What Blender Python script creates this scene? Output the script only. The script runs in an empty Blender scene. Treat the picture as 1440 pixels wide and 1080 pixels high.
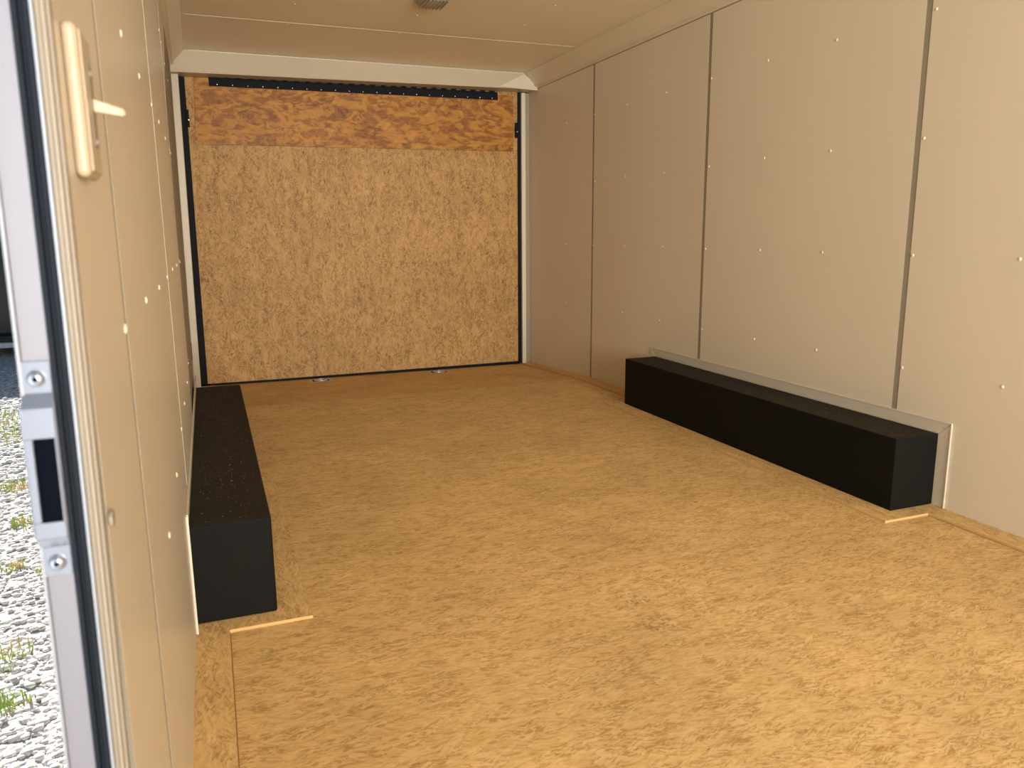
import bpy, bmesh, math, random
from mathutils import Vector, Matrix, noise as mnoise
random.seed(7)
S = bpy.context.scene
COL = S.collection
PI = math.pi
# ------------------------------------------------------------------ camera, sky, lights, exposure
cam_d = bpy.data.cameras.new('camera'); cam = bpy.data.objects.new('camera', cam_d); COL.objects.link(cam)
F_PX, CX, CZ = 1093.5, 0.096, 0.971
yaw, pitch, roll = (math.radians(v) for v in (21.113, 11.126, -0.445))
fwd = Vector((math.sin(yaw)*math.cos(pitch), math.cos(yaw)*math.cos(pitch), -math.sin(pitch)))
rt = Vector((math.cos(yaw), -math.sin(yaw), 0)); up = rt.cross(fwd)
r2 = rt*math.cos(roll)+up*math.sin(roll); u2 = -rt*math.sin(roll)+up*math.cos(roll)
cam.matrix_world = Matrix(((r2.x, u2.x, -fwd.x, CX), (r2.y, u2.y, -fwd.y, 0), (r2.z, u2.z, -fwd.z, CZ), (0, 0, 0, 1)))
cam_d.sensor_width = 36; cam_d.lens = 36*F_PX/1440; cam_d.clip_start = 0.01
cam_d.dof.use_dof = True; cam_d.dof.focus_distance = 3.6; cam_d.dof.aperture_fstop = cam_d.lens/3.6
S.camera = cam
S.view_settings.view_transform = 'Standard'; S.view_settings.look = 'None'; S.view_settings.gamma = 1
S.view_settings.use_curve_mapping = False; S.view_settings.exposure = 0.22
w = bpy.data.worlds.new('sky'); S.world = w; w.use_nodes = True
nt = w.node_tree; bg = nt.nodes['Background']; sky = nt.nodes.new('ShaderNodeTexSky')
sky.sky_type = 'NISHITA'; sky.sun_disc = False; sky.sun_elevation = math.radians(37); sky.sun_rotation = math.radians(-20)
sky.air_density = 1.2; sky.dust_density = 2.0
nt.links.new(sky.outputs[0], bg.inputs[0]); bg.inputs[1].default_value = 0.075
sd = bpy.data.lights.new('sun', 'SUN'); sd.energy = 11; sd.angle = math.radians(0.6); sd.color = (1, .95, .88)
sun = bpy.data.objects.new('sun', sd); COL.objects.link(sun)
sun.rotation_euler = Vector((.34, -1, -.80)).to_track_quat('-Z', 'Y').to_euler()

def area(name, loc, direction, sx, sy, energy, color, spread=180):
    l = bpy.data.lights.new(name, 'AREA'); l.shape = 'RECTANGLE'; l.size = sx; l.size_y = sy; l.energy = energy; l.color = color; l.spread = math.radians(spread)
    o = bpy.data.objects.new(name, l); COL.objects.link(o); o.location = loc
    o.rotation_euler = Vector(direction).to_track_quat('-Z', 'Y').to_euler()
    return o
# added fill at an assumed, unseen open front end; daylight through the side door
area('fill_assumed_end', (1.22, -3.25, 1.10), (0, 1, .02), 2.2, 1.8, 70, (1, .94, .83), 70)
area('daylight_side_door', (-0.12, 0.22, .75), (1, .10, .15), .80, 1.3, 6.8, (.90, .95, 1), 130)

# ------------------------------------------------------------------ materials
def mat(name, col=(.5,.5,.5), rough=.5, metal=0, spec=.5):
    m = bpy.data.materials.new(name); m.use_nodes = True
    b = m.node_tree.nodes['Principled BSDF']
    b.inputs['Base Color'].default_value = (*col, 1); b.inputs['Roughness'].default_value = rough
    b.inputs['Metallic'].default_value = metal; b.inputs['Specular IOR Level'].default_value = spec
    return m
class G:
    def __init__(s, m): s.t = m.node_tree; s.b = s.t.nodes['Principled BSDF']
    def n(s, typ, **kw):
        x = s.t.nodes.new(typ)
        for k, v in kw.items():
            if k in x.inputs: s.set(x.inputs[k], v)
            else: setattr(x, k, v)
        return x
    def set(s, inp, v):
        if isinstance(v, bpy.types.NodeSocket): s.t.links.new(v, inp)
        elif hasattr(inp.default_value, '__len__') and not isinstance(v, str) and len(inp.default_value) == 4 and len(v) == 3: inp.default_value = (*v, 1)
        else: inp.default_value = v
    def coord(s, scale=(1,1,1), rot=(0,0,0), loc=(0,0,0)):
        tc = s.n('ShaderNodeTexCoord'); mp = s.n('ShaderNodeMapping')
        s.t.links.new(tc.outputs['Object'], mp.inputs['Vector'])
        # rotate first, then scale
        mp.inputs['Rotation'].default_value = rot; mp.inputs['Location'].default_value = loc
        m2 = s.n('ShaderNodeVectorMath', operation='MULTIPLY'); s.t.links.new(mp.outputs[0], m2.inputs[0]); m2.inputs[1].default_value = scale
        return m2.outputs[0]
    def noise(s, vec, scale=1, detail=3, rough=.5, dist=0):
        x = s.n('ShaderNodeTexNoise', Scale=scale, Detail=detail, Roughness=rough, Distortion=dist); s.t.links.new(vec, x.inputs['Vector']); return x.outputs['Fac']
    def voro(s, vec, scale=1, rand=1, feature='F1'):
        x = s.n('ShaderNodeTexVoronoi', feature=feature, Scale=scale); x.inputs['Randomness'].default_value = rand; s.t.links.new(vec, x.inputs['Vector']); return x
    def ramp(s, fac, stops, interp='LINEAR'):
        r = s.n('ShaderNodeValToRGB'); cr = r.color_ramp; cr.interpolation = interp
        while len(cr.elements) < len(stops): cr.elements.new(.5)
        for e, (p, c) in zip(cr.elements, stops): e.position = p; e.color = (*c, 1) if hasattr(c, '__len__') else (c, c, c, 1)
        s.t.links.new(fac, r.inputs[0]); return r.outputs[0]
    def mix(s, fac, a, b, mode='MIX'):
        x = s.n('ShaderNodeMix', data_type='RGBA', blend_type=mode)
        s.set(x.inputs[0], fac); s.set(x.inputs[6], a); s.set(x.inputs[7], b); return x.outputs[2]
    def math(s, op, a, b=0.0):
        x = s.n('ShaderNodeMath', operation=op); s.set(x.inputs[0], a); s.set(x.inputs[1], b); return x.outputs[0]
    def bump(s, h, strength=.2, dist=.002):
        x = s.n('ShaderNodeBump', Strength=strength, Distance=dist); s.t.links.new(h, x.inputs['Height']); s.t.links.new(x.outputs[0], s.b.inputs['Normal'])

def perm(axis, long, mid, short):
    """scales with the strand direction along axis"""
    return {'x': (long, mid, short), 'z': (mid, short, long), 'y': (mid, long, short)}[axis]

def flakes(g, axis, fl, fw, sl, sw, spread, off, dist=.3, detail=6, rough=.65):
    """strand layer: coarse cells are single flakes, each with its own grain direction and tone.
    fl, fw = cells per metre along / across, sl, sw = grain per metre along / across"""
    warp = g.n('ShaderNodeTexNoise', Scale=fw*.8, Detail=2)
    base = g.coord((1, 1, 1), (0, 0, 0), off); g.t.links.new(base, warp.inputs['Vector'])
    add = g.n('ShaderNodeVectorMath', operation='MULTIPLY_ADD'); g.t.links.new(warp.outputs['Color'], add.inputs[0]); add.inputs[1].default_value = (.9/fw,)*3; g.t.links.new(base, add.inputs[2])
    sc_ = g.n('ShaderNodeVectorMath', operation='MULTIPLY'); g.t.links.new(add.outputs[0], sc_.inputs[0]); sc_.inputs[1].default_value = perm(axis, fl, fw, fw)
    v = g.voro(sc_.outputs[0], 1); sp = g.n('ShaderNodeSeparateColor'); g.t.links.new(v.outputs['Color'], sp.inputs[0])
    ang = g.math('MULTIPLY', g.math('SUBTRACT', sp.outputs[0], .5), spread)
    r = g.n('ShaderNodeVectorRotate', rotation_type='AXIS_ANGLE'); g.t.links.new(base, r.inputs['Vector']); g.t.links.new(ang, r.inputs['Angle'])
    r.inputs['Axis'].default_value = (0, 1, 0) if axis == 'z' or axis == 'b' else (0, 0, 1)
    s2 = g.n('ShaderNodeVectorMath', operation='MULTIPLY'); g.t.links.new(r.outputs[0], s2.inputs[0]); s2.inputs[1].default_value = perm(axis, sl, sw, sw)
    return g.noise(s2.outputs[0], 1, detail, rough, dist), sp.outputs[1], sp.outputs[2], v.outputs['Distance']
def osb(name, axis, light, mid, dark, deep, fine=1.0, rough=.6, crack=.8, spread=1.1, spec=.3, tone=.35, swirl=.3):
    m = mat(name, mid, rough, spec=spec); g = G(m)
    n1, t1, k1, d1 = flakes(g, axis, 16*fine, 44*fine, 14*fine, 95*fine, spread, (0, 0, 0), swirl)
    n2, t2, k2, d2 = flakes(g, axis, 26*fine, 60*fine, 22*fine, 150*fine, spread*1.3, (3.1, 1.7, .4), swirl*.6)
    base = g.ramp(n1, [(.39, dark), (.455, mid), (.53, light)])
    b2 = g.ramp(n2, [(.40, dark), (.45, mid), (.52, light)])
    base = g.mix(.42, base, b2)
    base = g.mix(tone, base, g.mix(.5, g.ramp(t1, [(0, dark), (.35, mid), (1, light)]), g.ramp(t2, [(0, dark), (.3, mid), (1, light)])))
    line = g.ramp(g.math('ABSOLUTE', g.math('SUBTRACT', n2, .445)), [(0, 1), (.034, 0)])
    patch = g.ramp(g.noise(g.coord(perm(axis, 8*fine, 20*fine, 20*fine)), 1, 3, .6), [(.44, 0), (.54, 1)])
    base = g.mix(g.math('MULTIPLY', g.math('MULTIPLY', line, patch), crack), base, deep)
    fl = g.math('MULTIPLY', g.ramp(k1, [(.88, 0), (.89, 1)]), g.ramp(d1, [(.16, 1), (.28, 0)]))
    base = g.mix(g.math('MULTIPLY', fl, .75*crack), base, dark)
    fl = g.math('MULTIPLY', g.ramp(k2, [(.90, 0), (.91, 1)]), g.ramp(d2, [(.08, 1), (.2, 0)]))
    base = g.mix(g.math('MULTIPLY', fl, .75*crack), base, deep)
    big = g.noise(g.coord((1, 1, 1)), 2.6, 5, .6)
    base = g.mix(1.0, base, g.ramp(big, [(.32, .87), (.68, 1.08)]), 'MULTIPLY')
    g.t.links.new(base, g.b.inputs['Base Color'])
    g.bump(n1, .12, .001)
    return m, g, base

FLOORC = dict(light=(.80,.56,.265), mid=(.67,.425,.165), dark=(.47,.25,.075), deep=(.25,.115,.035))
M = {}
M['floor'], gf, fb = osb('osb_floor', 'x', **FLOORC, fine=1.15, crack=.9, spread=.9)
# two faint grey boot scuffs on the near floor
tc = gf.n('ShaderNodeTexCoord')
def blob(cx, cy, rx, ry):
    v = gf.n('ShaderNodeVectorMath', operation='SUBTRACT'); gf.t.links.new(tc.outputs['Object'], v.inputs[0]); v.inputs[1].default_value = (cx, cy, 0)
    v2 = gf.n('ShaderNodeVectorMath', operation='MULTIPLY'); gf.t.links.new(v.outputs[0], v2.inputs[0]); v2.inputs[1].default_value = (1/rx, 1/ry, 0)
    v3 = gf.n('ShaderNodeVectorMath', operation='LENGTH'); gf.t.links.new(v2.outputs[0], v3.inputs[0])
    return gf.ramp(v3.outputs['Value'], [(.3, 1), (1, 0)])
sc = gf.math('MAXIMUM', blob(1.105, 1.70, .075, .06), blob(1.10, 1.56, .075, .06))
tr = gf.voro(gf.coord((95, 60, 1)), 1)
sc = gf.math('MULTIPLY', sc, gf.ramp(tr.outputs['Distance'], [(.28, .55), (.5, 0)]))
gf.t.links.new(gf.mix(sc, fb, (.17, .12, .085)), gf.b.inputs['Base Color'])
M['strip'] = osb('osb_strip', 'y', **FLOORC, fine=1.0)[0]
M['dust'] = mat('sawdust_wood', (.26, .18, .10), .9)
M['step_shade'] = mat('osb_step_shade', (.30,.17,.07), .8)
M['cut'] = mat('osb_cut_edge', (.58, .38, .16), .8)
M['door_osb'] = osb('osb_ramp', 'z', (.52,.315,.12), (.37,.20,.062), (.20,.09,.026), (.10,.04,.015), fine=.85, crack=1.1, spread=2.2, tone=.4, swirl=.8)[0]

# upper board on the ramp: dark orange with large curling flakes
m = mat('osb_dark_board', (.35,.16,.04), .5, spec=.25); g = G(m); M['board'] = m
n1, t1, k1, d1 = flakes(g, 'x', 4.5, 10, 3.0, 13, 2.0, (.4, 0, .2), 1.9, 7, .56)
n2, t2, k2, d2 = flakes(g, 'x', 9, 22, 7, 40, 2.4, (2.1, .3, 4.4), .8, 6, .62)
CB = [(.10,.030,.008), (.20,.068,.012), (.36,.145,.022), (.47,.225,.040)]
b = g.ramp(n1, [(.36, CB[0]), (.44, CB[1]), (.50, CB[2]), (.58, CB[3])])
b = g.mix(.30, b, g.ramp(n2, [(.36, CB[0]), (.45, CB[1]), (.52, CB[2]), (.60, CB[3])]))
b = g.mix(.22, b, g.mix(.5, g.ramp(t1, [(0, CB[0]), (.4, CB[2]), (1, CB[3])]), g.ramp(t2, [(0, CB[0]), (.4, CB[2]), (1, CB[3])])))
d = g.ramp(g.math('ABSOLUTE', g.math('SUBTRACT', n1, .47)), [(0, 1), (.014, 0)])
b = g.mix(g.math('MULTIPLY', d, .6), b, (.08,.026,.008))
g.t.links.new(b, g.b.inputs['Base Color']); g.bump(n1, .3, .002)

def vinyl(name, col, rough=.42, spec=.45):
    m = mat(name, col, rough, spec=spec); g = G(m)
    n = g.noise(g.coord((1.2, 1.2, .5)), 1, 2, .5)
    g.t.links.new(g.mix(1, (*col,), g.ramp(n, [(.3, .965), (.7, 1.035)]), 'MULTIPLY'), g.b.inputs['Base Color'])
    n3 = g.noise(g.coord((1, 1, 1)), 420, 2, .5); g.bump(n3, .05, .0004)
    return m
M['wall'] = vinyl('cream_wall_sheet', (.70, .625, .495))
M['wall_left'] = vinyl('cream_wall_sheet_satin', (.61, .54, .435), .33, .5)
M['ceiling'] = vinyl('cream_ceiling_sheet', (.80, .71, .53), .5, .35)
M['batten'] = mat('batten_metal', (.30, .26, .20), .8, spec=.1)
M['cove'] = vinyl('cove_metal', (.70, .62, .46), .4)
M['header'] = vinyl('header_metal', (.48, .41, .31), .38)
M['flange'] = vinyl('flange_metal', (.60, .54, .43), .38)
M['screw'] = mat('painted_screw', (.72, .66, .55), .3)
M['zinc'] = mat('zinc_screw', (.62, .63, .65), .25, .9)
M['rubber'] = mat('black_rubber', (.006, .007, .010), .7, spec=.15)
M['seal'] = mat('black_door_seal', (.010, .014, .022), .6, spec=.12)
M['alu'] = mat('brushed_aluminium', (.22, .22, .26), .42, .25)
M['alu_edge'] = mat('bright_aluminium_edge', (.36, .39, .44), .3, .3)
M['chrome'] = mat('zinc_plated_plate', (.34, .38, .46), .22, .7)
M['brown'] = mat('tan_frame_metal', (.24, .20, .15), .4)
M['frame_trim'] = mat('cream_frame_trim', (.30, .25, .19), .4)
M['dark'] = mat('recess_shade', (.004, .005, .009), .8, spec=.0)  # flat black standing in for the shade inside holes and gaps
M['switch'] = mat('almond_plastic', (.47, .38, .27), .4)
M['lens'] = mat('grey_lamp_lens', (.36, .33, .25), .35)
M['ring'] = mat('galvanised_steel', (.52, .50, .46), .35, .6)
# wheel box coating: black with pale dust specks
m = mat('black_coating', (.013, .012, .010), .7, spec=.13); g = G(m); M['box'] = m
dust = g.ramp(g.noise(g.coord((1, 1, 1)), 190, 2, .7), [(.62, 0), (.68, 1)])
area_ = g.ramp(g.noise(g.coord((1, 1, 1)), 5, 2, .5), [(.42, 0), (.66, .55)])
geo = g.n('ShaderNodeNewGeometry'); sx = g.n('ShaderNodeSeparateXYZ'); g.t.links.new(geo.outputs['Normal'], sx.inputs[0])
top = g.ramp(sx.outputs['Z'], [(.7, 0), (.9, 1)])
cc = g.mix(top, (.0055,.0055,.005), (.022,.019,.015))  # sides darker than the top: fall of light put into the coating colour
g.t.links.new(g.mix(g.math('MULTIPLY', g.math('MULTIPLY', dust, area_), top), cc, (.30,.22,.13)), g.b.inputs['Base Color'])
g.bump(g.noise(g.coord((1, 1, 1)), 300, 3, .6), .25, .0006)

# ------------------------------------------------------------------ mesh helpers
def new_obj(name, verts, faces, m, parent=None, mats=None, midx=None, smooth=False):
    me = bpy.data.meshes.new(name); me.from_pydata([tuple(v) for v in verts], [], faces); me.update()
    for x in (mats or [m]): me.materials.append(x)
    if midx: me.polygons.foreach_set('material_index', midx)
    bm = bmesh.new(); bm.from_mesh(me); bmesh.ops.recalc_face_normals(bm, faces=bm.faces); bm.to_mesh(me); bm.free()
    if smooth: me.polygons.foreach_set('use_smooth', [True]*len(me.polygons))
    o = bpy.data.objects.new(name, me); COL.objects.link(o)
    if parent: o.parent = parent
    return o
def link(name, me, loc, parent=None, rot=(0, 0, 0)):
    o = bpy.data.objects.new(name, me); COL.objects.link(o); o.location = loc; o.rotation_euler = rot
    if parent: o.parent = parent
    return o
def tag(o, label, cat, group=None, kind=None):
    o['label'] = label; o['category'] = cat
    if group: o['group'] = group
    if kind: o['kind'] = kind
    return o
def edge_mat(o, m):
    o.data.materials.append(m)
    for p in o.data.polygons:
        if abs(p.normal.y) > .7: p.material_index = 1
class MB:
    def __init__(s): s.v = []; s.f = []
    def box(s, x0, x1, y0, y1, z0, z1, warp=None):
        return s.hexa([(x0,y0,z0),(x1,y0,z0),(x1,y1,z0),(x0,y1,z0),(x0,y0,z1),(x1,y0,z1),(x1,y1,z1),(x0,y1,z1)], warp)
    def hexa(s, p, warp=None):
        b = len(s.v); s.v += [warp(*q) if warp else q for q in p]
        s.f += [tuple(b+i for i in f) for f in ((0,3,2,1),(4,5,6,7),(0,1,5,4),(1,2,6,5),(2,3,7,6),(3,0,4,7))]; return s
    def prism(s, poly, vec, warp=None):
        b = len(s.v); n = len(poly); vec = Vector(vec)
        pts = [Vector(p) for p in poly] + [Vector(p)+vec for p in poly]
        s.v += [warp(*q) if warp else tuple(q) for q in pts]
        s.f += [tuple(range(b, b+n)), tuple(range(b+2*n-1, b+n-1, -1))]
        s.f += [(b+i, b+(i+1) % n, b+n+(i+1) % n, b+n+i) for i in range(n)]; return s
    def cyl(s, c, axis, r, h, n=16, r1=None):
        r1 = r if r1 is None else r1; q = Vector(axis).to_track_quat('Z', 'Y'); b = len(s.v); c = Vector(c)
        for k, rr in ((0, r), (h, r1)):
            for i in range(n):
                a = 2*PI*i/n; s.v.append(tuple(c+q @ Vector((rr*math.cos(a), rr*math.sin(a), k))))
        s.f += [tuple(range(b, b+n)), tuple(range(b+2*n-1, b+n-1, -1))]
        s.f += [(b+i, b+(i+1) % n, b+n+(i+1) % n, b+n+i) for i in range(n)]; return s
    def done(s, name, m, parent=None, **k): return new_obj(name, s.v, s.f, m, parent, **k)
def bevel(o, wd, seg=2):
    md = o.modifiers.new('bevel', 'BEVEL'); md.width = wd; md.segments = seg; md.limit_method = 'ANGLE'; return o

W = 2.45; D = 5.70; H = 2.105; Y0 = -3.2; WH = 2.12
def drop(y): return -0.062*max(0, (y-4.6)/1.1)          # the floor falls away towards the ramp
def flare(y, z): return -max(0, (y-3.0)/2.6)*(.050-.011*z)   # left wall leans outwards to the rear
def warpL(x, y, z): return (x+flare(y, z), y, z)

# small dome head screw meshes (axis +x for left wall, -x right wall, -z ceiling)
def dome_mesh(name, axis, r, h, m, n=10):
    q = Vector(axis).to_track_quat('Z', 'Y'); v = []; f = []
    for k, (rr, hh) in enumerate(((1, 0), (.85, .55), (.45, .92))):
        for i in range(n):
            a = 2*PI*i/n; v.append(tuple(q @ Vector((r*rr*math.cos(a), r*rr*math.sin(a), h*hh))))
    v.append(tuple(q @ Vector((0, 0, h))))
    for k in range(2):
        for i in range(n): f.append((k*n+i, k*n+(i+1) % n, (k+1)*n+(i+1) % n, (k+1)*n+i))
    for i in range(n): f.append((2*n+i, 2*n+(i+1) % n, 3*n))
    me = bpy.data.meshes.new(name); me.from_pydata(v, [], f); me.materials.append(m); me.polygons.foreach_set('use_smooth', [True]*len(f)); me.update()
    return me
scr_r = dome_mesh('screw', (-1, 0, 0), .0065, .003, M['screw'])
scr_l = dome_mesh('screw', (1, 0, 0), .0065, .003, M['screw'])
scr_c = dome_mesh('screw', (0, 0, -1), .0065, .003, M['screw'])

# ------------------------------------------------------------------ outside ground
def tri_ground():
    m = mat('gravel_bed', (.42,.42,.42), .85); g = G(m)
    v = g.voro(g.coord((1, 1, 1)), 38); sp = g.n('ShaderNodeSeparateColor'); g.t.links.new(v.outputs['Color'], sp.inputs[0])
    col = g.ramp(sp.outputs[0], [(0, (.36,.36,.37)), (.5, (.56,.555,.55)), (1, (.74,.73,.71))])
    g.t.links.new(col, g.b.inputs['Base Color']); g.bump(g.math('MULTIPLY', v.outputs['Distance'], -1), 1, .02)
    o = new_obj('gravel_ground', [(-40,-30,-.56),(30,-30,-.56),(30,45,-.56),(-40,45,-.56)], [(0,1,2,3)], m)
    tag(o, 'pale grey gravel yard outside the open side door', 'ground', kind='structure')
tri_ground()
m = mat('gravel_stone', (.55,.55,.55), .8); g = G(m)
oi = g.voro(g.coord((1, 1, .2)), 30); sp = g.n('ShaderNodeSeparateColor'); g.t.links.new(oi.outputs['Color'], sp.inputs[0])
g.t.links.new(g.ramp(sp.outputs[0], [(0, (.48,.48,.49)), (.5, (.66,.655,.65)), (1, (.82,.81,.79))]), g.b.inputs['Base Color'])
bmi = bmesh.new(); bmesh.ops.create_icosphere(bmi, subdivisions=1, radius=1)
iv = [v.co.copy() for v in bmi.verts]; iff = [tuple(v.index for v in f.verts) for f in bmi.faces]; bmi.free()
V = []; Fc = []
for i in range(9500):
    t = random.random(); y = 1.9+t*t*8.5
    xc = -.30-(y-1.9)*.215
    x = xc+random.uniform(-.45, .42)*(.5+y*.12)
    if x > -.12: continue
    s = random.uniform(.007, .019)*(1.35 if y > 5 else 1); rz = random.uniform(0, 6.3); c_, s_ = math.cos(rz), math.sin(rz)
    sxx, syy, szz = s*random.uniform(.9, 1.5), s*random.uniform(.7, 1.1), s*random.uniform(.38, .62)
    z = -.56+szz*random.uniform(.2, 1.0); b = len(V)
    for p in iv:
        k = 1+random.uniform(-.13, .13); a_, b_ = p.x*sxx*k, p.y*syy*k
        V.append((x+a_*c_-b_*s_, y+a_*s_+b_*c_, z+p.z*szz*k))
    Fc += [tuple(b+j for j in f) for f in iff]
st = new_obj('gravel', V, Fc, m, smooth=True); tag(st, 'loose pale gravel stones on the yard beside the door frame', 'gravel', kind='stuff')
# grass and weeds between the stones
mg = mat('grass_blade', (.36,.46,.10), .6); g = G(mg)
n = g.noise(g.coord((1, 1, 1)), 9, 2, .5); g.t.links.new(g.ramp(n, [(.4, (.24,.40,.06)), (.55, (.50,.50,.14)), (.68, (.62,.42,.20))]), g.b.inputs['Base Color'])
V = []; Fc = []
spots = [(-1.62, 7.5, .34, 330), (-1.35, 6.9, .30, 260), (-1.55, 6.6, .2, 120), (-1.20, 7.3, .25, 160), (-1.13, 5.35, .10, 110), (-1.22, 5.0, .06, 40), (-.93, 4.65, .07, 70), (-.70, 3.9, .06, 30), (-.86, 4.0, .05, 40), (-.72, 3.1, .10, 60), (-.62, 2.75, .06, 40)]
for (gx, gy, gr, k) in spots:
    for i in range(k):
        a = random.uniform(0, 6.3); r = gr*random.random()**.6; x = gx+r*math.cos(a); y = gy+r*math.sin(a)*1.3
        h = random.uniform(.02, .06); la = random.uniform(0, 6.3); lx, ly = math.cos(la)*h*.7, math.sin(la)*h*.7; wd = .0035; b = len(V)
        px, py = -math.sin(la)*wd, math.cos(la)*wd
        V += [(x-px, y-py, -.56), (x+px, y+py, -.56), (x+lx*.4+px*.7, y+ly*.4+py*.7, -.56+h*.7), (x+lx*.4-px*.7, y+ly*.4-py*.7, -.56+h*.7), (x+lx, y+ly, -.56+h)]
        Fc += [(b, b+1, b+2, b+3), (b+3, b+2, b+4)]
gr = new_obj('grass', V, Fc, mg); tag(gr, 'yellow-green grass and weeds sprouting through the gravel', 'grass', kind='stuff')

# black trailer parked in the yard
def yard_trailer():
    bl = mat('black_body_paint', (.012,.014,.020), .25); wh = mat('white_trim', (.95,.95,.96), .4); ty = mat('tyre_rubber', (.02,.02,.02), .8); hub = mat('steel_hub', (.6,.6,.62), .3, .8)
    r = bpy.data.objects.new('parked_trailer', None); COL.objects.link(r); r.location = (-4.5, 12.6, -.56)
    tag(r, 'black enclosed trailer parked on the gravel beyond the door frame', 'trailer')
    bevel(MB().box(-3.6, 3.2, -1.1, 1.1, .26, 2.45).done('body', bl, r), .05, 3)
    MB().box(-3.6, 3.2, -1.13, -1.102, .12, .18).done('sill_strip', wh, r)
    MB().box(-3.5, 3.1, -1.0, 1.0, .18, .258).done('chassis', bl, r)
    for k, x in enumerate((-.6, .3)):
        mb = MB().cyl((x, -1.16, .34), (0, 1, 0), .34, .2, 28); tyre = mb.done('tyre', ty, r)
        MB().cyl((x, -1.18, .34), (0, 1, 0), .2, .03, 20).done('hub', hub, tyre)
    MB().prism([(-1.1, -1.22, .70), (-1.0, -1.22, .80), (.7, -1.22, .80), (.8, -1.22, .70), (.8, -1.22, .64), (.72, -1.22, .64), (.64, -1.22, .74), (-.94, -1.22, .74), (-1.02, -1.22, .64), (-1.1, -1.22, .64)], (0, .12, 0)).done('fender', bl, r)
yard_trailer()

# ------------------------------------------------------------------ floor
def ysteps(a, b):
    ys = [a]+[y for y in (4.6,) if a < y < b]+[b]; return ys
def slab(name, x0, x1, y0, y1, ztop, th, mtop, mside, parent=None):
    ys = ysteps(y0, y1); v = []; f = []; mi = []
    for y in ys: v += [(x0, y, ztop+drop(y)), (x1, y, ztop+drop(y)), (x1, y, ztop-th+drop(y)), (x0, y, ztop-th+drop(y))]
    for i in range(len(ys)-1):
        a, b = 4*i, 4*i+4
        f += [(a, a+1, b+1, b), (a+1, a+2, b+2, b+1), (a+2, a+3, b+3, b+2), (a+3, a, b, b+3)]; mi += [0, 1, 1, 1]
    e = 4*(len(ys)-1); f += [(0, 1, 2, 3), (e, e+1, e+2, e+3)]; mi += [1, 1]
    return new_obj(name, v, f, None, parent, mats=[mtop, mside], midx=mi)
floor = slab('floor', -.04, W+.01, Y0, D+.03, -.0082, .03, M['floor'], M['cut']); tag(floor, 'oriented strand board floor of the trailer', 'floor', kind='structure')
T = .0080
for (x0, x1, y0, y1) in ((2.362, W, Y0, 1.866), (2.166, W, 1.868, 3.90), (2.366, W, 3.902, D-.04), (-.004, .078, Y0, 1.920), (-.012, .281, 1.922, 3.97)):
    slab('border_strip', x0, x1, y0, y1, 0, T, M['strip'], M['cut'], floor)
v = []
for y in (3.972, 4.6, D-.04): v += [(flare(y, 0), y, drop(y)), (.082, y, drop(y)), (.082, y, drop(y)-T), (flare(y, 0), y, drop(y)-T)]
new_obj('border_strip', v, [(0,1,5,4),(1,2,6,5),(2,3,7,6),(3,0,4,7),(4,5,9,8),(5,6,10,9),(6,7,11,10),(7,4,8,11),(0,1,2,3),(8,9,10,11)], None, floor, mats=[M['strip'], M['cut']], midx=[0,1,1,1,0,1,1,1,1,1])
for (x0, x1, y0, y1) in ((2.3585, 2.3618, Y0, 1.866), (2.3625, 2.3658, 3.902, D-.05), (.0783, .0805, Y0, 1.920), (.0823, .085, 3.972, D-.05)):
    slab('step_shade', x0, x1, y0, y1, -.0076, .0006, M['step_shade'], M['step_shade'], floor)  # dark line standing in for the shade along the raised strip edge
# recessed tie down rings by the ramp
def tie(cx, cy, label):
    z = drop(cy)-.0082
    r = bpy.data.objects.new('tie_down_ring', None); COL.objects.link(r); r.location = (cx, cy, z)
    tag(r, label, 'tie down', group='recessed floor tie downs')
    mb = MB(); hx, hy, t = .088, .055, .011
    mb.box(-hx, hx, -hy, -hy+t, 0, .003).box(-hx, hx, hy-t, hy, 0, .003).box(-hx, -hx+.03, -hy+t, hy-t, 0, .003).box(hx-.03, hx, -hy+t, hy-t, 0, .003)
    bevel(mb.done('rim', M['ring'], r), .001, 1)
    MB().box(-hx+.03, hx-.03, -hy+t, hy-t, .0002, .0012).done('pan', M['dark'], r)
    V = []; Fc = []; n = 20; k = 8
    for i in range(n):
        a = PI*2*i/n; cx_, cy_ = .045*math.cos(a), .032*math.sin(a)-.003
        for j in range(k):
            b = 2*PI*j/k; V.append((cx_*(1+.13*math.cos(b)), cy_*(1+.16*math.cos(b)), .007+.005*math.sin(b)))
    for i in range(n):
        for j in range(k): Fc.append((i*k+j, ((i+1) % n)*k+j, ((i+1) % n)*k+(j+1) % k, i*k+(j+1) % k))
    new_obj('ring', V, Fc, M['ring'], r, smooth=True)
tie(.785, 5.555, 'steel tie down ring set in the floor by the ramp, left one of two')
tie(1.652, 5.545, 'steel tie down ring set in the floor by the ramp, right one of two')

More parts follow.
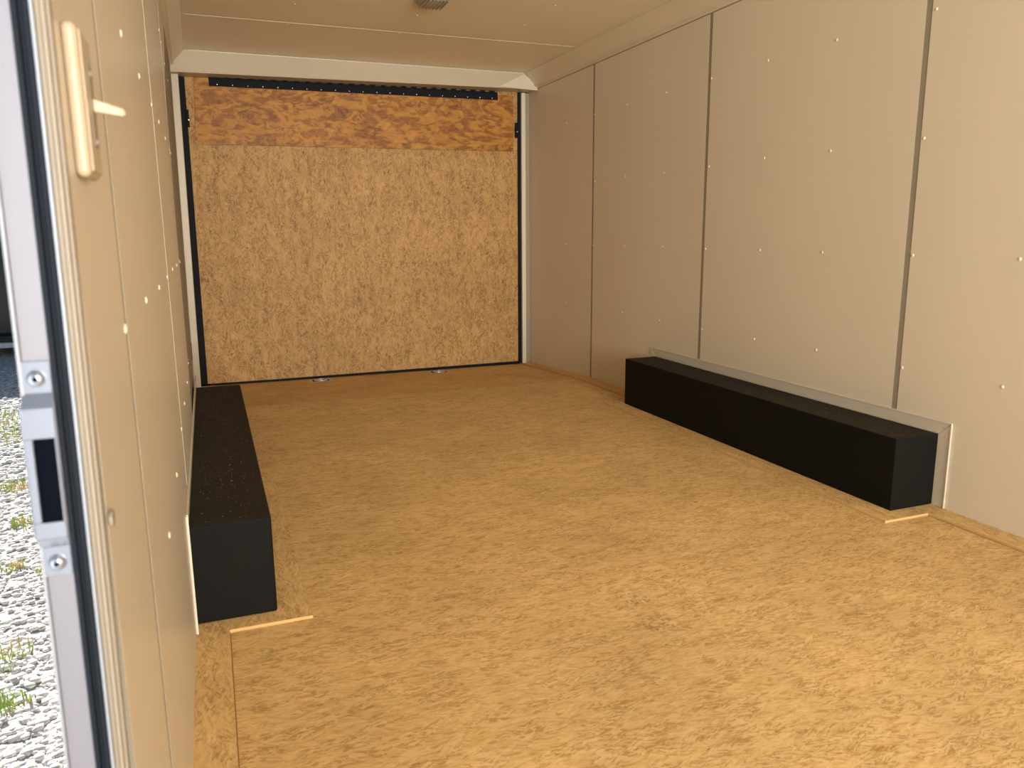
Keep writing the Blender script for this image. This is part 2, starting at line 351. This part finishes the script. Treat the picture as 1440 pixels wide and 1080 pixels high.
# ------------------------------------------------------------------ right wall
wr = MB().box(W+.0013, W+.045, Y0, D+.05, -.55, 2.2).done('wall_right', M['batten']); tag(wr, 'right side wall of cream sheet panels with dark seams', 'wall', kind='structure')
seams = [(-.39, -.365), (.868, .893), (2.118, 2.143), (3.378, 3.402), (4.612, 4.634)]
edges = [Y0]+[v for s_ in seams for v in s_]+[D+.02]
rows = [.065, .47, .875, 1.28, 1.69]
for i in range(0, len(edges), 2):
    a, b = edges[i], edges[i+1]
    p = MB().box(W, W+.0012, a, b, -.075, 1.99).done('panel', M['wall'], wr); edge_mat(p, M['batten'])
    ys = [y for y in (-1.55, -1.19, -.80, -.40, .02, .44, .85, 1.29, 1.71, 2.108, 2.55, 2.952, 3.370, 3.775, 4.20, 4.602, 5.02, 5.435) if a < y < b]
    for y in ys:
        for z in rows:
            if z < .2 and 1.8 < y < 3.9: continue
            if z < .4 and (y < 1.8 or y > 3.9): continue
            link('screw', scr_r, (W, y+random.uniform(-.008, .008), z+random.uniform(-.005, .005)), p)
# ------------------------------------------------------------------ left wall
JY = .705
def wallbox(mb, x0, x1, ya, yb, z0, z1):
    ys = [ya]+[y for y in (3.0,) if ya < y < yb]+[yb]
    for a, b in zip(ys, ys[1:]): mb.box(x0, x1, a, b, z0, z1, warpL)
    return mb
mb = MB(); wallbox(mb, -.040, -.0013, JY+.012, D+.05, -.55, 2.2); mb.box(-.040, -.004, Y0, -.17, -.55, 2.2); mb.box(-.04, -.004, -.17, JY+.012, 1.95, 2.2); mb.box(-.04, -.004, -.17, JY+.012, -.55, -.04)
wl = mb.done('wall_left', M['batten']); tag(wl, 'left side wall of cream sheet panels beside the open side door', 'wall', kind='structure')
seamsL = [(1.018, 1.044), (2.142, 2.166), (3.392, 3.416), (4.634, 4.656)]
edgesL = [JY+.008]+[v for s_ in seamsL for v in s_]+[D-.08]
colsL = [1.38, 1.75, 2.128, 2.47, 2.83, 3.25, 3.42, 3.85, 4.25, 4.66, 5.05, 5.45]
for i in range(0, len(edgesL), 2):
    a, b = edgesL[i], edgesL[i+1]
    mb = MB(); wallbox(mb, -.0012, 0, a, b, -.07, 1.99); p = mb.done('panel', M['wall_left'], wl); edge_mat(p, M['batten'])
    for y in [y for y in colsL if a < y < b]:
        for z in (.47, .865, 1.275, 1.69):
            link('screw', scr_l, (flare(y, z), y+random.uniform(-.01, .01), z+random.uniform(-.006, .006)), p)
    if a < 1: link('screw', scr_l, (0, 1.010, .862), p)
    # pale sealant bead along the near edge of each rear panel
    if i > 2: MB().box(0, .0006, a-.001, a+.004, -.02, 1.99, warpL).done('edge_bead', M['flange'], p)
for y0 in (Y0,):
    MB().box(-.0045, 0, Y0, -.18, -.07, 1.99).done('panel', M['wall_left'], wl)
# ------------------------------------------------------------------ ceiling
ce = MB().box(-.08, W+.045, Y0, D+.05, H+.004, H+.09).done('ceiling', M['batten']); tag(ce, 'low cream trailer ceiling of wide sheets', 'ceiling', kind='structure')
ce_edges = [Y0, -.29, .96, 2.21, 3.46, 4.715, 5.62]
for a, b in zip(ce_edges, ce_edges[1:]):
    p = bevel(MB().box(.02, W-.03, a+.0015, b-.0015, H, H+.0045).done('panel', M['ceiling'], ce), .001, 1)
    MB().box(.085, W-.088, b-.006, b-.001, H-.0015, H).done('joint_strip', M['flange'], p)
    y = b-.385
    ys = [b+.03] + [b-.385, b-.80] if b < 5 else [5.15, 4.75]
    for yy in ys:
        for x in (.61, 1.24, 1.86): 
            if a < yy < b+.04 and not (abs(x-1.24) < .05 and 3.8 < yy < 4.15): link('screw', scr_c, (x, yy, H), p)
# coves
def cove(name, prof, label, warp=None):
    mb = MB()
    ys = [Y0, 3.0, D-.09] if warp else [Y0, D-.09]
    for a, b in zip(ys, ys[1:]): mb.prism([(x, a, z) for x, z in prof], (0, b-a, 0), warp)
    o = mb.done(name, M['cove']); tag(o, label, 'trim', kind='structure'); return o
prof = [(.092, H), (.092, H-.006), (.084, H-.007), (.026, 2.026), (.022, 2.010), (.004, 2.003), (.002, 1.996), (-.004, 1.996), (-.004, H)]
t1 = cove('trim_1', [(W-x, z) for x, z in prof], 'sloped metal cove along the top of the right wall')
t2 = cove('trim_2', prof, 'sloped metal cove along the top of the left wall', warpL)
for y in (4.05, 4.9, 5.3, 3.2): link('screw', scr_r, (W-.055, y, 2.062), t1, (0, .6, 0)); 
for y in (4.2, 5.0): link('screw', scr_l, (.055, y, 2.062), t2, (0, -.6, 0))
# header over the ramp
hd = MB()
xl = flare(5.55, 2)-.002
hd.hexa([(xl, 5.545, 1.962), (W+.003, 5.545, 1.990), (W+.003, D-.005, 1.990), (xl, D-.005, 1.962), (xl, 5.57, H-.001), (W+.003, 5.57, H-.001), (W+.003, D-.005, H-.001), (xl, D-.005, H-.001)])
hd = hd.done('trim_3', M['header']); tag(hd, 'wide cream header fascia above the rear ramp door', 'trim', kind='structure')
MB().hexa([(.086, 5.563, H-.008), (W-.094, 5.563, H-.008), (W-.094, 5.572, H-.008), (.086, 5.572, H-.008), (.086, 5.563, H-.002), (W-.094, 5.563, H-.002), (W-.094, 5.572, H-.002), (.086, 5.572, H-.002)]).done('upper_lip', M['flange'], hd)
MB().prism([(2.150, 5.537, 1.992), (2.355, 5.562, 2.094), (2.452, 5.54, 2.022), (2.456, 5.537, 1.980), (2.40, 5.535, 1.982)], (0, -.004, 0)).done('end_cap', M['flange'], hd)
# posts at the ramp
def post(name, x0, x1, y0, mp, label, warp=None):
    o = MB().box(x0, x1, y0, D+.03, -.075, 1.985, warp).done(name, mp); bevel(o, .004, 2); tag(o, label, 'trim', kind='structure'); return o
post('trim_4', .0, .044, 5.62, M['header'], 'narrow cream post left of the rear ramp door', warpL)
pr_ = post('trim_5', 2.380, 2.412, 5.672, M['flange'], 'narrow cream post right of the rear ramp door')
MB().box(2.412, W-.001, 5.69, D+.02, -.07, 1.985).done('channel', M['batten'], pr_)
lw = MB().box(0, .003, 5.50, 5.56, .15, .26, warpL).done('latch_slot', M['dark'], wl)

# ------------------------------------------------------------------ rear ramp door
rd = bpy.data.objects.new('door_1', None); COL.objects.link(rd); rd.location = (1.2, D, -.06)
tag(rd, 'rear ramp door faced with strand board under the header', 'door', kind='structure')
def dpart(mb, name, m, parent=None, **k):
    par = parent or rd
    mb.v = [(x-1.2, y-D, z+.06) for x, y, z in mb.v]
    return mb.done(name, m, par, **k)
XL, XR = .042, 2.352
dpart(MB().box(-.12, W+.05, D+.051, D+.075, -.5, 2.2), 'leak_block', M['dark'])  # oversized black slab added behind the ramp to stop sky leaking through
dpart(MB().hexa([(.036, D, -.053), (XR, D, -.060), (XR, D+.03, -.060), (.036, D+.03, -.053), (.050, D, 2.0), (XR+.004, D, 2.0), (XR+.004, D+.03, 2.0), (.050, D+.03, 2.0)]), 'ramp_panel', M['door_osb'])
dpart(MB().hexa([(.086, D-.014, 1.546), (2.318, D-.014, 1.562), (2.318, D-.001, 1.562), (.086, D-.001, 1.546), (.108, D-.014, 1.962), (2.318, D-.014, 1.962), (2.318, D-.001, 1.962), (.108, D-.001, 1.962)]), 'upper_board', M['board'])
hf = dpart(MB().hexa([(.195, D-.020, 1.912), (2.196, D-.020, 1.923), (2.196, D-.0145, 1.923), (.195, D-.0145, 1.912), (.195, D-.020, 1.962), (2.192, D-.020, 1.975), (2.192, D-.0145, 1.975), (.195, D-.0145, 1.962)]), 'hinge_flap', M['rubber'])
dpart(MB().hexa([(.195, D-.028, 1.958), (2.19, D-.028, 1.972), (2.19, D-.0205, 1.972), (.195, D-.0205, 1.958), (.195, D-.028, 1.964), (2.19, D-.028, 1.978), (2.19, D-.0205, 1.978), (.195, D-.0205, 1.964)]), 'hinge_rail', M['rubber'], hf)
for i in range(26):
    t = i/25; x = .30+t*1.84
    dpart(MB().cyl((x-.010, D-.030, 1.966+.013*t), (1, 0, 0), .006, .035, 8), 'hinge_knuckle', M['rubber'], hf)
sm = dome_mesh('screw', (0, -1, 0), .0050, .003, M['zinc'])
for i in range(21):
    t = i/20; x = .245+t*1.905
    link('screw', sm, (x-1.2, -.020, 1.923+.012*t+.06), hf)
dpart(MB().hexa([(-.014, D-.004, -.052), (.0355, D-.004, -.052), (.0355, D+.02, -.052), (-.014, D+.02, -.052), (.012, D-.004, 1.985), (.0495, D-.004, 1.985), (.0495, D+.02, 1.985), (.012, D+.02, 1.985)]), 'side_seal', M['rubber'])
dpart(MB().box(XR+.0045, 2.3795, D-.006, D+.02, -.062, 1.985), 'side_seal', M['rubber'])
dpart(MB().hexa([(.05, D-.006, -.066), (XR, D-.006, -.070), (XR, D-.0005, -.070), (.05, D-.0005, -.066), (.05, D-.006, -.056), (XR, D-.006, -.047), (XR, D-.0005, -.047), (.05, D-.0005, -.056)]), 'bottom_seal', M['rubber'])
for x, z, s_ in ((.052, 1.71, 1), (2.345, 1.72, -1)):
    mb = MB().box(x-.012, x+.007, D-.016, D-.006, z-.06, z+.05).cyl((x+.000*s_, D-.036, z-.015), (0, 1, 0), .008, .022, 12)
    br = bevel(dpart(mb, 'cable_bracket', M['rubber']), .002, 1)
    dpart(MB().cyl((x+.004*s_, D-.038, z-.018), (0, 1, 0), .004, .009, 10), 'bolt', M['ring'], br)

# ------------------------------------------------------------------ wheel boxes
def wheel_box(side, y0, y1, bw, bh, label):
    r = bpy.data.objects.new('wheel_box', None); COL.objects.link(r)
    sx = 1 if side == 'l' else -1; X = 0 if side == 'l' else W
    r.location = (X, (y0+y1)/2, 0); ln = (y1-y0)/2
    tag(r, label, 'wheel box')
    xin = .012 if side == 'l' else .0
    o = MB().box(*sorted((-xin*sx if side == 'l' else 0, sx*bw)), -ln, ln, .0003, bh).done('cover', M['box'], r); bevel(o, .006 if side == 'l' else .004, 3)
    # cream angle trims on the wall around the cover
    th = .003*sx; fw = .049
    def fl(poly, name='wall_flange'):
        mb = MB().prism([(0.0004*sx, y, z) for y, z in poly], (th, 0, 0)); o = mb.done(name, M['flange'], r); bevel(o, .0008, 1); return o
    a = fl([(-ln-.001, bh+.001), (-ln-fw-.004, bh+fw), (ln+fw, bh+fw), (ln+.001, bh+.001)])
    b = fl([(-ln-.001, bh-.001), (-ln-.001, .001), (-ln-fw-.004, .001), (-ln-fw-.004, bh+fw-.003)])
    c = fl([(ln+.001, bh-.001), (ln+.001, .001), (ln+fw, .001), (ln+fw, bh+fw-.003)])
    # raised outer edge bead
    def bead(par, y0_, y1_, z0, z1):
        x0, x1 = sorted((.0034*sx, .0065*sx)); MB().box(x0, x1, y0_, y1_, z0, z1).done('edge_bead', M['screw'], par)
    bead(a, -ln-fw-.003, ln+fw-.001, bh+fw-.004, bh+fw)
    bead(b, -ln-fw-.004, -ln-fw, .001, bh+fw-.003)
    sm_ = dome_mesh('screw', (sx, 0, 0), .0032, .0012, M['ring'], 8)
    for y in (-ln-.02, -ln+.32, -ln+.43, -ln+.48, -ln+.80, -ln+1.05, -ln+1.45, ln-.05): link('screw', sm_, (.0034*sx, y, bh+.028), a)
    for z in (.06, .13, .255): link('screw', sm_, (.0034*sx, -ln-.030, z), b)
    return r
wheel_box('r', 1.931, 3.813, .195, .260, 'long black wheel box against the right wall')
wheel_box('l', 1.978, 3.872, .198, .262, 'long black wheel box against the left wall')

def sawdust(x0, x1, y0, y1, z, k, label):
    V = []; Fc = []
    for i in range(k):
        c = random.choice(((.2, .25), (.5, .35), (.12, .7), (.8, .3)))
        x = random.uniform(x0, x1); y = y0+(y1-y0)*(min(max(random.gauss(c[0], .12), 0), 1) if random.random() < .75 else random.random())
        a = random.uniform(0, PI); l = random.uniform(.0004, .0010)*(1+1.5*(random.random() < .06)); w2 = l*random.uniform(.5, .9); ca, sa = math.cos(a), math.sin(a); b = len(V)
        for dx, dy in ((-l, -w2), (l, -w2), (l, w2), (-l, w2)): V.append((x+dx*ca-dy*sa, y+dx*sa+dy*ca, z+.0001))
        V.append((x, y, z+.0012)); Fc += [(b, b+1, b+4), (b+1, b+2, b+4), (b+2, b+3, b+4), (b+3, b, b+4)]
    o = new_obj('sawdust', V, Fc, M['dust']); tag(o, label, 'sawdust', kind='stuff')
sawdust(W-.18, W-.015, 1.96, 3.78, .260, 170, 'fine pale sawdust specks on top of the right wheel box')
sawdust(.02, .18, 2.0, 3.8, .262, 220, 'fine pale sawdust specks on top of the left wheel box')
# ------------------------------------------------------------------ dome lamp
lp = bpy.data.objects.new('ceiling_lamp', None); COL.objects.link(lp); lp.location = (1.235, 3.985, H)
tag(lp, 'small grey oval dome lamp on the ceiling at the top edge of the picture', 'lamp')
def oval(hx, hy, prof, n=40, e=3.0):
    v = []; f = []
    for k, (s_, z) in enumerate(prof):
        for i in range(n):
            a = 2*PI*i/n; c_, q = math.cos(a), math.sin(a)
            v.append((hx*s_*math.copysign(abs(c_)**(2/e), c_), hy*s_*math.copysign(abs(q)**(2/e), q), z))
    for k in range(len(prof)-1):
        for i in range(n): f.append((k*n+i, k*n+(i+1) % n, (k+1)*n+(i+1) % n, (k+1)*n+i))
    f += [tuple(range(n)), tuple(range((len(prof)-1)*n, len(prof)*n))]
    return v, f
v, f = oval(.084, .128, [(1, 0), (1.0, -.006), (.95, -.010)]); new_obj('base', v, f, M['ring'], lp, smooth=False)
v, f = oval(.076, .118, [(1, -.0102), (.96, -.020), (.80, -.030), (.4, -.035), (.1, -.036)]); ln_ = new_obj('lens', v, f, M['lens'], lp, smooth=True)
for k in range(7):
    x = -.054+k*.018; MB().box(x-.002, x+.002, -.08, .08, -.0375, -.0335).done('lens_rib', M['lens'], ln_)

# ------------------------------------------------------------------ light switch on the left wall
sw = bpy.data.objects.new('light_switch', None); COL.objects.link(sw); sw.location = (0, .785, 1.079)
tag(sw, 'almond surface-mounted toggle light switch on the left wall by the side door', 'light switch')
bx = MB().box(.0003, .0118, -.035, .035, -.061, .061).done('back_box', M['switch'], sw); bevel(bx, .006, 4)
mb = MB().box(.0119, .0138, -.030, .030, -.056, .056); fp = bevel(mb.done('face_plate', M['switch'], sw), .001, 2)
mb = MB().box(.0139, .0150, -.010, .010, -.034, .034); bevel(mb.done('strap', M['brown'], sw), .001, 2)
for z in (.026, -.030): link('screw', dome_mesh('screw', (1, 0, 0), .0032, .002, M['zinc']), (.0150, 0, z), sw)
tg = MB().prism([(.0151, -.004, -.005), (.0151, -.004, .006), (.038, -.003, -.001), (.040, -.003, -.005), (.038, -.003, -.008)], (0, .0075, 0)).done('toggle', M['switch'], sw); bevel(tg, .0012, 2)

# ------------------------------------------------------------------ side door frame (far jamb, facing the camera)
df = bpy.data.objects.new('door_2', None); COL.objects.link(df); df.location = (0, JY, -.04)
tag(df, 'aluminium side door frame with strike plate and black seal', 'door frame', kind='structure')
def wj(x, y, z): return (x-.0015+.009*(z-.93), y-JY, z+.04)
def jb(name, m, x0, x1, y0, y1, z0=-.5, z1=1.94, bev=.0008, parent=None):
    o = MB().box(x0, x1, y0, y1, z0, z1, wj).done(name, m, parent or df)
    if bev: bevel(o, bev, 2)
    return o
jb('frame_face', M['alu'], -.0445, -.0245, JY-.002, JY+.010)
jb('frame_edge', M['alu_edge'], -.0475, -.0447, JY-.004, JY+.010)
sl = jb('door_seal', M['seal'], -.0243, -.0200, JY-.006, JY+.009, bev=.0015)
jb('seal_lip', M['seal'], -.0198, -.0172, JY-.0035, JY+.009, bev=.001, parent=sl)
jb('seal_lip', M['seal'], -.0170, -.0125, JY-.0055, JY+.009, bev=.0018, parent=sl)
jb('seal_track', M['alu_edge'], -.0123, -.0098, JY-.0045, JY+.009)
jb('inner_trim', M['brown'], -.0096, -.0055, JY-.003, JY+.008, bev=.0012)
jb('inner_trim', M['frame_trim'], -.0053, -.0022, JY-.0045, JY+.008, bev=.0014)
jb('inner_trim', M['brown'], -.0020, .0012, JY-.003, JY+.008, bev=.0012)
# strike plate: raised hat section with a rectangular hole, a screw on each flange
zs = {'top': .855, 'h1': .828, 'h0': .742, 'bot': .716}
pts = []
def ring_plate():
    y = JY-.0035; mb = MB(); X0, X1 = -.0465, -.0250; r0, r1 = .0035, .0025
    mb.box(X0, X1, y, y+.0012, .847, .873, wj); mb.box(X0, X1, y, y+.0012, .692, .718, wj)               # flanges
    p = y-.006
    mb.hexa([(X0-.001, p, .836), (X1, p, .836), (X1, p+.0012, .836), (X0-.001, p+.0012, .836), (X0, y, .847), (X1, y, .847), (X1, y+.0012, .847), (X0, y+.0012, .847)], wj)
    mb.hexa([(X0, y, .718), (X1, y, .718), (X1, y+.0012, .718), (X0, y+.0012, .718), (X0-.001, p, .727), (X1, p, .727), (X1, p+.0012, .727), (X0-.001, p+.0012, .727)], wj)
    mb.box(X0-.001, X1, p, p+.0012, .811, .836, wj); mb.box(X0-.001, X1, p, p+.0012, .727, .741, wj)      # above and below the hole
    mb.box(X0-.001, X0+.0045, p, p+.0012, .741, .811, wj); mb.box(X1-.0016, X1, p, p+.0012, .741, .811, wj)
    mb.box(X0-.0022, X0-.001, p, JY+.006, .727, .836, wj)                                                  # folded outer side
    return mb.done('strike_plate', M['chrome'], df)
sp_ = ring_plate(); bevel(sp_, .0004, 1)
MB().box(-.0419, -.0267, JY-.0066, JY-.0045, .7395, .8125, wj).done('latch_hole', M['dark'], sp_)
def bolt(z):
    c = wj(-.0355, JY-.0035, z)
    v, f = [], []; n = 20
    pr = [(.0068, 0), (.0068, .0012), (.0060, .0032), (.0042, .0046), (.0022, .0050)]
    mb = MB(); 
    for k, (rr, h) in enumerate(pr):
        for i in range(n): a = 2*PI*i/n; mb.v.append((c[0]+rr*math.cos(a), c[1]-h, c[2]+rr*math.sin(a)))
    for k in range(len(pr)-1):
        for i in range(n): mb.f.append((k*n+i, k*n+(i+1) % n, (k+1)*n+(i+1) % n, (k+1)*n+i))
    mb.f.append(tuple((len(pr)-1)*n+i for i in range(n)))
    o = mb.done('screw', M['chrome'], sp_, smooth=True)
    MB().cyl((c[0], c[1]-.0052, c[2]), (0, 1, 0), .0021, .001, 6).done('screw_socket', M['dark'], sp_)
bolt(.859); bolt(.704)
# clip on the trim
b_ = MB().cyl((.0015, .712, .733), (1, 0, 0), .0075, .0035, 16).done('bumper', M['brown']); b_.parent = wl; bevel(b_, .001, 2)
print('objects', len(bpy.data.objects))
